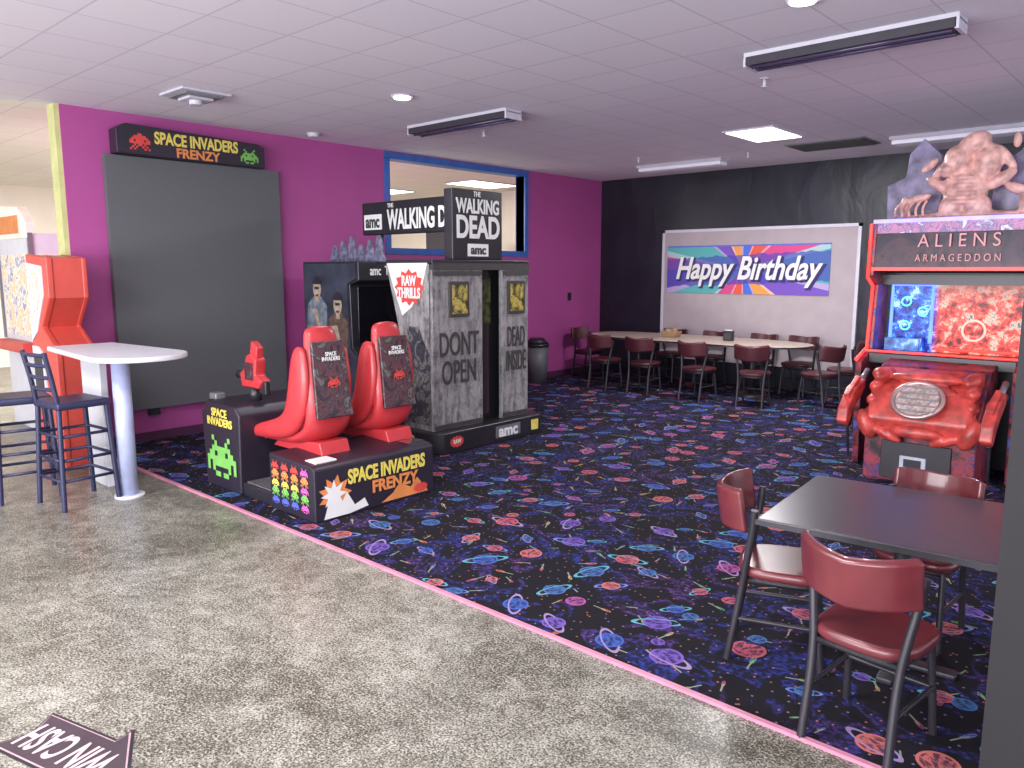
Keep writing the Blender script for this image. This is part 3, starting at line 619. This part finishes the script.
g.box('coin_door',-1.80,-1.32,6.18,6.20,0.03,0.32,mat('coin_door_black',(48,42,50),0.4),0.005)
g.box('coin_light_plate',-1.66,-1.48,6.165,6.182,0.12,0.22,mat('coin_plate_lit',(170,176,190),0.4,emi=0.2),0.004)
g.box('coin_slot',-1.63,-1.51,6.16,6.17,0.14,0.20,M_black)
for k,(gx,gy) in enumerate([(-2.04,6.18),(-1.06,6.06)]):
    nm='pulse_rifle_%d_'%(k+1)
    g.cyl(nm+'mount',(gx,6.42,0.70),(gx,6.15,0.66),0.025,M_black)
    g.prism(nm+'body',[(gy-0.20,0.46),(gy-0.14,0.42),(gy-0.02,0.55),(gy+0.20,0.68),(gy+0.19,0.75),(gy-0.02,0.70),(gy-0.18,0.56)],'x',gx-0.04,gx+0.04,M_deck,0.012)
    g.prism(nm+'rail',[(gy-0.10,0.62),(gy+0.14,0.75),(gy+0.12,0.78),(gy-0.12,0.66)],'x',gx-0.02,gx+0.02,M_deck,0.006)
    g.prism(nm+'grip',[(gy-0.04,0.52),(gy+0.03,0.56),(gy-0.02,0.40),(gy-0.09,0.40)],'x',gx-0.02,gx+0.02,M_black,0.01)
    g.cyl(nm+'barrel',(gx,gy+0.18,0.72),(gx,gy+0.34,0.80),0.022,M_grey)
    g.tube(nm+'cable',[(gx,gy-0.05,0.42),(gx,gy+0.02,0.15),(gx*0.98-0.03,6.2,0.1)],0.010,M_black)
M_al=mat('alien_topper_flesh',(222,172,164),0.4,var=0.4,scale=14,bump=0.8)
M_tp=mat('topper_purple_print',(122,114,148),0.4,var=0.6,scale=9)
g.prism('topper_plate_left',[(-2.15,2.0),(-1.78,2.0),(-1.72,2.3),(-1.76,2.52),(-1.90,2.66),(-2.0,2.55),(-2.02,2.36),(-2.16,2.30)],'y',7.1,7.14,M_tp,0.006)
g.prism('topper_plate_right',[(-1.40,2.0),(-1.0,2.0),(-0.98,2.5),(-1.10,2.66),(-1.22,2.5),(-1.36,2.40)],'y',7.1,7.14,M_tp,0.006)
g.blob('alien_figure',[((-1.54,6.95,2.22),(0.16,0.12,0.20)),((-1.60,6.92,2.44),(0.10,0.12,0.12)),((-1.50,6.95,2.56),(0.12,0.12,0.085),(0,-0.5,0)),((-1.66,6.84,2.36),(0.05,0.08,0.05)),((-1.40,6.95,2.42),(0.10,0.10,0.14)),
 ((-1.72,6.93,2.26),(0.12,0.05,0.04),(0,0.6,0)),((-1.86,6.9,2.16),(0.10,0.045,0.035),(0,-0.3,0)),((-1.95,6.88,2.10),(0.035,0.04,0.09)),
 ((-1.30,6.93,2.28),(0.12,0.05,0.045),(0,-0.6,0)),((-1.18,6.9,2.20),(0.10,0.05,0.04),(0,0.4,0)),((-1.12,6.9,2.08),(0.05,0.05,0.11)),
 ((-1.70,6.95,2.40),(0.04,0.04,0.12),(0,0.7,0)),((-1.80,6.93,2.42),(0.08,0.03,0.03),(0,-0.7,0)),((-1.28,6.95,2.44),(0.035,0.04,0.12),(0,-0.6,0)),((-1.22,6.95,2.56),(0.03,0.03,0.06)),
 ((-1.62,6.9,2.08),(0.09,0.08,0.10)),((-1.44,6.9,2.08),(0.10,0.08,0.10)),((-1.50,6.95,2.02),(0.50,0.12,0.035))]
 +[((-1.54,6.84,2.12+0.06*i),(0.12-0.01*i,0.03,0.018)) for i in range(4)],M_al,0.012,2)
for i in range(5): g.tube('alien_claw_%d'%i,[(-1.97+0.045*i,6.87,2.14),(-2.0+0.05*i,6.82,2.08),(-1.99+0.05*i,6.80,2.02)],0.01,M_al)
# ------------------------------------------------------------ ceiling fixtures
def strip(x0,x1,yc,dark,w=0.12,name='fluorescent_fixture'):
    g=G(name,((x0+x1)/2,yc,CZ),world=True)
    g.prism('housing',[(yc-w,CZ-0.001),(yc+w,CZ-0.001),(yc+w*0.85,CZ-0.035),(yc-w*0.85,CZ-0.035)],'x',x0,x1,M_wfix,0.004)
    if dark:
        g.box('louver_tray',x0+0.015,x1-0.015,yc-w*0.92,yc+w*0.92,CZ-0.078,CZ-0.025,mat('louver_dark',(52,48,58),0.5))
        for i in range(2): g.cyl('tube_%d'%i,(x0+0.04,yc-0.045+0.09*i,CZ-0.08),(x1-0.04,yc-0.045+0.09*i,CZ-0.08),0.014,mat('blacklight_tube',(70,60,90),0.2))
        for i,xe in enumerate((x0,x1-0.02)): g.box('end_cap_%d'%i,xe,xe+0.02,yc-w*0.92,yc+w*0.92,CZ-0.085,CZ-0.025,M_wfix)
    else:
        g.box('diffuser',x0+0.02,x1-0.02,yc-w*0.8,yc+w*0.8,CZ-0.08,CZ-0.035,mat('diffuser_acrylic',(226,222,236),0.4,emi=0.1,var=0.02),0.01)
strip(-5.98,-4.68,5.18,True,0.11); strip(-2.42,-1.18,4.98,True,0.10)
strip(-5.95,-4.72,9.15,False,0.12); strip(-2.72,-1.40,9.0,False,0.14)
def troffer(x,y,a,b,e,lamp,col=(1,0.97,0.98),name='ceiling_light_panel'):
    g=G(name,(x,y,CZ),world=True)
    g.box('frame',x-a-0.03,x+a+0.03,y-b-0.03,y+b+0.03,CZ-0.015,CZ-0.001,M_wfix)
    g.box('lens',x-a,x+a,y-b,y+b,CZ-0.02,CZ-0.012,mat('panel_lens_%d'%int(e*10),(255,252,250),0.4,emi=e,var=0.0))
    if lamp:
        l=bpy.data.lights.new(name+'_lamp','AREA'); l.shape='RECTANGLE'; l.size=2*a; l.size_y=2*b; l.energy=lamp; l.color=col
        ob=bpy.data.objects.new('lamp',l); COL.objects.link(ob); ob.parent=g.e; ob.location=Vector((x,y,CZ-0.03))-g.o
troffer(-3.6,7.8,0.24,0.36,6,110)
troffer(-2.2,0.9,0.5,0.5,4,90)
troffer(-5.0,-0.4,0.5,0.5,4,90)
troffer(-10.0,5.0,0.6,0.6,4,620,(1,0.96,0.9))
troffer(-11.0,8.6,0.3,0.6,4,0); troffer(-9.0,9.2,0.3,0.5,4,0)
def down(x,y,e=60):
    g=G('recessed_downlight',(x,y,CZ),world=True)
    g.cyl('trim_ring',(x,y,CZ-0.012),(x,y,CZ-0.001),0.09,M_wfix,n=28)
    g.cyl('bulb',(x,y,CZ-0.02),(x,y,CZ-0.010),0.065,mat('bulb_glow',(255,250,245),0.4,emi=12,var=0),n=28)
    l=bpy.data.lights.new('spot','SPOT'); l.energy=e; l.spot_size=2.2; l.spot_blend=0.8; l.shadow_soft_size=0.06
    ob=bpy.data.objects.new('lamp',l); COL.objects.link(ob); ob.parent=g.e; ob.location=(0,0,-0.04)
down(-5.0,4.2); down(-1.73,4.13)
g=G('ceiling_air_diffuser',(-6.15,3.05,CZ),world=True)
for i in range(3): g.box('ring_%d'%i,-6.15-0.2+0.05*i,-6.15+0.2-0.05*i,3.05-0.2+0.05*i,3.05+0.2-0.05*i,CZ-0.02-0.018*i,CZ-0.001-0.018*i,M_wfix if i%2==0 else M_grey,0.005)
g.cyl('stem',(-6.15,3.05,CZ-0.09),(-6.15,3.05,CZ-0.03),0.05,M_wfix)
g=G('ceiling_return_grille',(-3.3,8.95,CZ),world=True)
g.box('frame',-3.75,-2.9,8.65,9.2,CZ-0.012,CZ-0.001,mat('grille_grey',(110,108,118),0.5))
for i in range(14): g.box('louver_%d'%i,-3.72,-2.93,8.68+0.036*i,8.695+0.036*i,CZ-0.025,CZ-0.01,M_gp)
g=G('smoke_detector',(-7.0,4.7,CZ),world=True); g.cyl('body',(-7.0,4.7,CZ-0.04),(-7.0,4.7,CZ-0.001),0.05,M_wfix,0.07)
for (x,y) in [(-2.6,5.6),(-5.6,5.75),(-5.5,8.4),(-4.3,8.9)]:
    g=G('fire_sprinkler',(x,y,CZ),world=True); g.cyl('escutcheon',(x,y,CZ-0.008),(x,y,CZ-0.001),0.035,M_wfix); g.cyl('stem',(x,y,CZ-0.06),(x,y,CZ-0.008),0.012,M_wfix); g.cyl('deflector',(x,y,CZ-0.065),(x,y,CZ-0.06),0.025,M_wfix)
# ------------------------------------------------------------ left group
g=G('bar_height_table',(-5.85,2.17,0),world=True)
pts=[(-6.45,1.93),(-5.45,1.86)]
pts+=[(-5.44+0.30*math.cos(a),2.18+0.32*math.sin(a)) for a in [(-80+160*i/14)*pi/180 for i in range(15)]]
pts+=[(-5.45,2.50),(-6.45,2.40)]
g.prism('table_top',pts,'z',1.0,1.035,M_white,0.008)
g.box('panel_leg',-6.35,-5.98,2.12,2.17,0.0,1.0,M_white,0.004)
g.cyl('post',(-5.62,2.13,0.01),(-5.62,2.13,1.0),0.06,mat('post_pale_blue',(172,180,216),0.35))
g.cyl('foot',(-5.62,2.13,0.0),(-5.62,2.13,0.02),0.10,M_white)
def stool(loc,rz):
    g=G('bar_stool',loc,rz,1.0)
    sh=0.70; w=0.175
    g.box('seat',-w-0.01,w+0.01,-w,w,sh-0.02,sh+0.03,M_navy,0.015)
    for k,(sx,sy) in enumerate([(-1,-1),(1,-1),(1,1),(-1,1)]):
        g.tube('leg_%d'%k,[(sx*w*0.88,sy*w*0.88,sh-0.01),(sx*w*1.05,sy*w*1.05,0.0)],0.017,M_navy,smooth=False)
    for j,zz in enumerate((0.20,0.34,0.50)):
        q_=w*(0.88+0.17*(1-zz/sh))
        g.tube('rung_%d'%j,[(-q_,-q_,zz),(q_,-q_,zz),(q_,q_,zz),(-q_,q_,zz)],0.011,M_navy,True,False)
    for k,sx in enumerate((-1,1)): g.tube('back_post_%d'%k,[(sx*w*0.9,-w*0.9,sh),(sx*w*0.9,-w*1.05,0.88),(sx*w*0.92,-w*1.25,1.07)],0.016,M_navy)
    for j,zz in enumerate((0.82,0.90,0.98,1.05)): g.tube('back_slat_%d'%j,[(-w*0.9,-w*(0.98+0.25*(zz-0.8)/0.27),zz),(0,-w*(1.15+0.25*(zz-0.8)/0.27),zz),(w*0.9,-w*(0.98+0.25*(zz-0.8)/0.27),zz)],0.013,M_navy)
stool((-5.76,1.85,0),math.radians(6)); stool((-6.2,1.66,0),math.radians(-10))
g=G('redemption_game_cabinet',(-7.0,2.2,0),world=True)
LX=-7.28
def shp(i=0): return [(LX+i,0+i),(-6.74-i,0+i),(-6.74-i,0.98),(-7.02-i,1.14),(-6.80-i,1.38),(-6.80-i,1.70-i),(LX+i,1.73-i)]
g.prism('red_side',shp(),'y',2.08,2.13,M_red2,0.01)
g.prism('red_side_far',shp(),'y',2.34,2.38,M_red2,0.01)
g.prism('body',shp(0.008),'y',2.13,2.34,M_red2)
g.prism('side_window_white',[(LX+0.02,1.02),(-7.12,1.10),(-7.08,1.16),(-6.90,1.40),(-6.90,1.63),(LX+0.02,1.66)],'y',2.072,2.079,M_white)
g.prism('side_window_screen',[(LX+0.05,1.14),(-7.12,1.18),(-6.97,1.40),(-6.97,1.58),(LX+0.05,1.60)],'y',2.066,2.0715,art_mat('redemption_print',[(226,228,232),(170,176,190),(220,170,140),(235,238,240),(70,80,110)],9,0.6,0.4))
g.prism('lower_print',[(LX+0.02,0.50),(-7.0,0.50),(-7.0,0.92),(-7.12,0.98),(LX+0.02,0.98)],'y',2.068,2.079,M_white)
g.prism('lower_screen',[(LX+0.05,0.56),(-7.04,0.56),(-7.04,0.90),(LX+0.05,0.92)],'y',2.062,2.0675,M_gp)
g=G('prize_vending_cabinet',(-8.9,2.8,0),world=True)
M_pw=art_mat('prize_window_print',[(214,206,200),(225,170,120),(226,216,206),(110,110,150),(226,226,230)],8,0.5,0.35)
g.box('body',-9.4,-8.40,2.45,3.1,0,1.95,M_white,0.01)
g.box('lit_window',-9.3,-8.5,2.435,2.45,0.95,1.75,M_pw)
g.box('lit_side',-8.40,-8.385,2.5,3.05,0.95,1.75,M_pw)
g.prism('header',[(-9.4,1.90),(-8.40,1.90),(-8.40,2.05),(-8.6,2.2),(-9.4,2.25)],'y',2.42,2.50,mat('header_white_lit',(230,215,205),0.4,emi=0.3),0.01)
g.box('header_print',-9.3,-8.6,2.41,2.42,1.95,2.12,M_org)
g.box('control_shelf',-9.3,-8.45,2.32,2.45,0.80,0.90,M_red2,0.01)
g.box('corner_post_1',-8.42,-8.38,2.43,2.47,0.9,1.95,M_grey)
g.box('corner_post_2',-9.42,-9.38,2.43,2.47,0.9,1.95,M_grey)
M_shelf=art_mat('hall_display_print',[(90,98,124),(160,150,140),(205,192,170),(130,104,104),(110,124,110)],4,0.6)
g=G('hall_prize_shelf',(-14.7,7,0),world=True)
g.box('back',-14.84,-14.7,4.2,10,0,1.9,M_shelf)
for j in range(4): g.box('shelf_%d'%j,-14.7,-14.3,4.2,10,0.4+0.45*j,0.43+0.45*j,M_white)
g=G('hall_arcade_cabinet',(-9.2,8.9,0),world=True)
g.prism('body',[(-9.6,0),(-8.9,0),(-8.9,0.9),(-9.1,1.0),(-9.2,1.7),(-8.9,1.9),(-8.9,2.25),(-9.6,2.25)],'y',8.5,9.2,M_black,0.01)
g.prism('screen',[(-9.08,1.05),(-9.17,1.65),(-9.15,1.66),(-9.06,1.06)],'y',8.56,9.14,art_mat('hall_screen_print',[(40,60,120),(160,120,140),(220,200,160)],6,0.5,0.6))
# ------------------------------------------------------------ floor decal
g=G('floor_arrow_decal',(-2.69,0.78,0.001),math.radians(15),1.08)
def arrow(k,z,m,n):
    L0,L1,L2=-0.27,0.06,0.26; w=0.105; W=0.17
    pts=[(L0+k,-w+k),(L1+k*0.6,-w+k),(L1+k*0.6,-W+k*2),(L2-k*1.5,0),(L1+k*0.6,W-k*2),(L1+k*0.6,w-k),(L0+k,w-k),(L0+0.05+k,0)]
    g.prism(n,pts,'z',z,z+0.0015,m)
arrow(0,0.0,M_black,'border'); arrow(0.010,0.001,mat('decal_pink',(180,150,155),0.5),'outline'); arrow(0.015,0.002,mat('decal_dark',(64,52,60),0.45),'face')
g.text('lettering','WIN CASH',(-0.03,0,0.0045),0.38,0.12,mat('decal_letter_pink',(200,176,180),0.5),'Z',rz=pi,ex=0.0005,off=0.02)
# ------------------------------------------------------------ world & camera
l=bpy.data.lights.new('added_fill_light','AREA'); l.shape='RECTANGLE'; l.size=9; l.size_y=2.2; l.energy=900; l.color=(0.95,0.96,1.0)  # unseen fill lamp added behind the camera, tilted up to brighten the ceiling
ob=bpy.data.objects.new('added_fill_light',l); COL.objects.link(ob); ob.location=(-1.5,-4.8,1.3); ob.rotation_euler=(math.radians(113),0,0)
w=bpy.data.worlds.new('world'); sc.world=w; w.use_nodes=True
bg=w.node_tree.nodes['Background']; bg.inputs[0].default_value=(0.86,0.85,0.94,1); bg.inputs[1].default_value=2.0
cam=bpy.data.cameras.new('camera'); cam.sensor_width=36; cam.lens=774/1024*36; cam.clip_start=0.05
co=bpy.data.objects.new('camera',cam); COL.objects.link(co)
co.location=(0,0,1.6); co.rotation_euler=(pi/2-math.atan(114/774),0,math.atan2(710,math.hypot(774,114)))
sc.camera=co
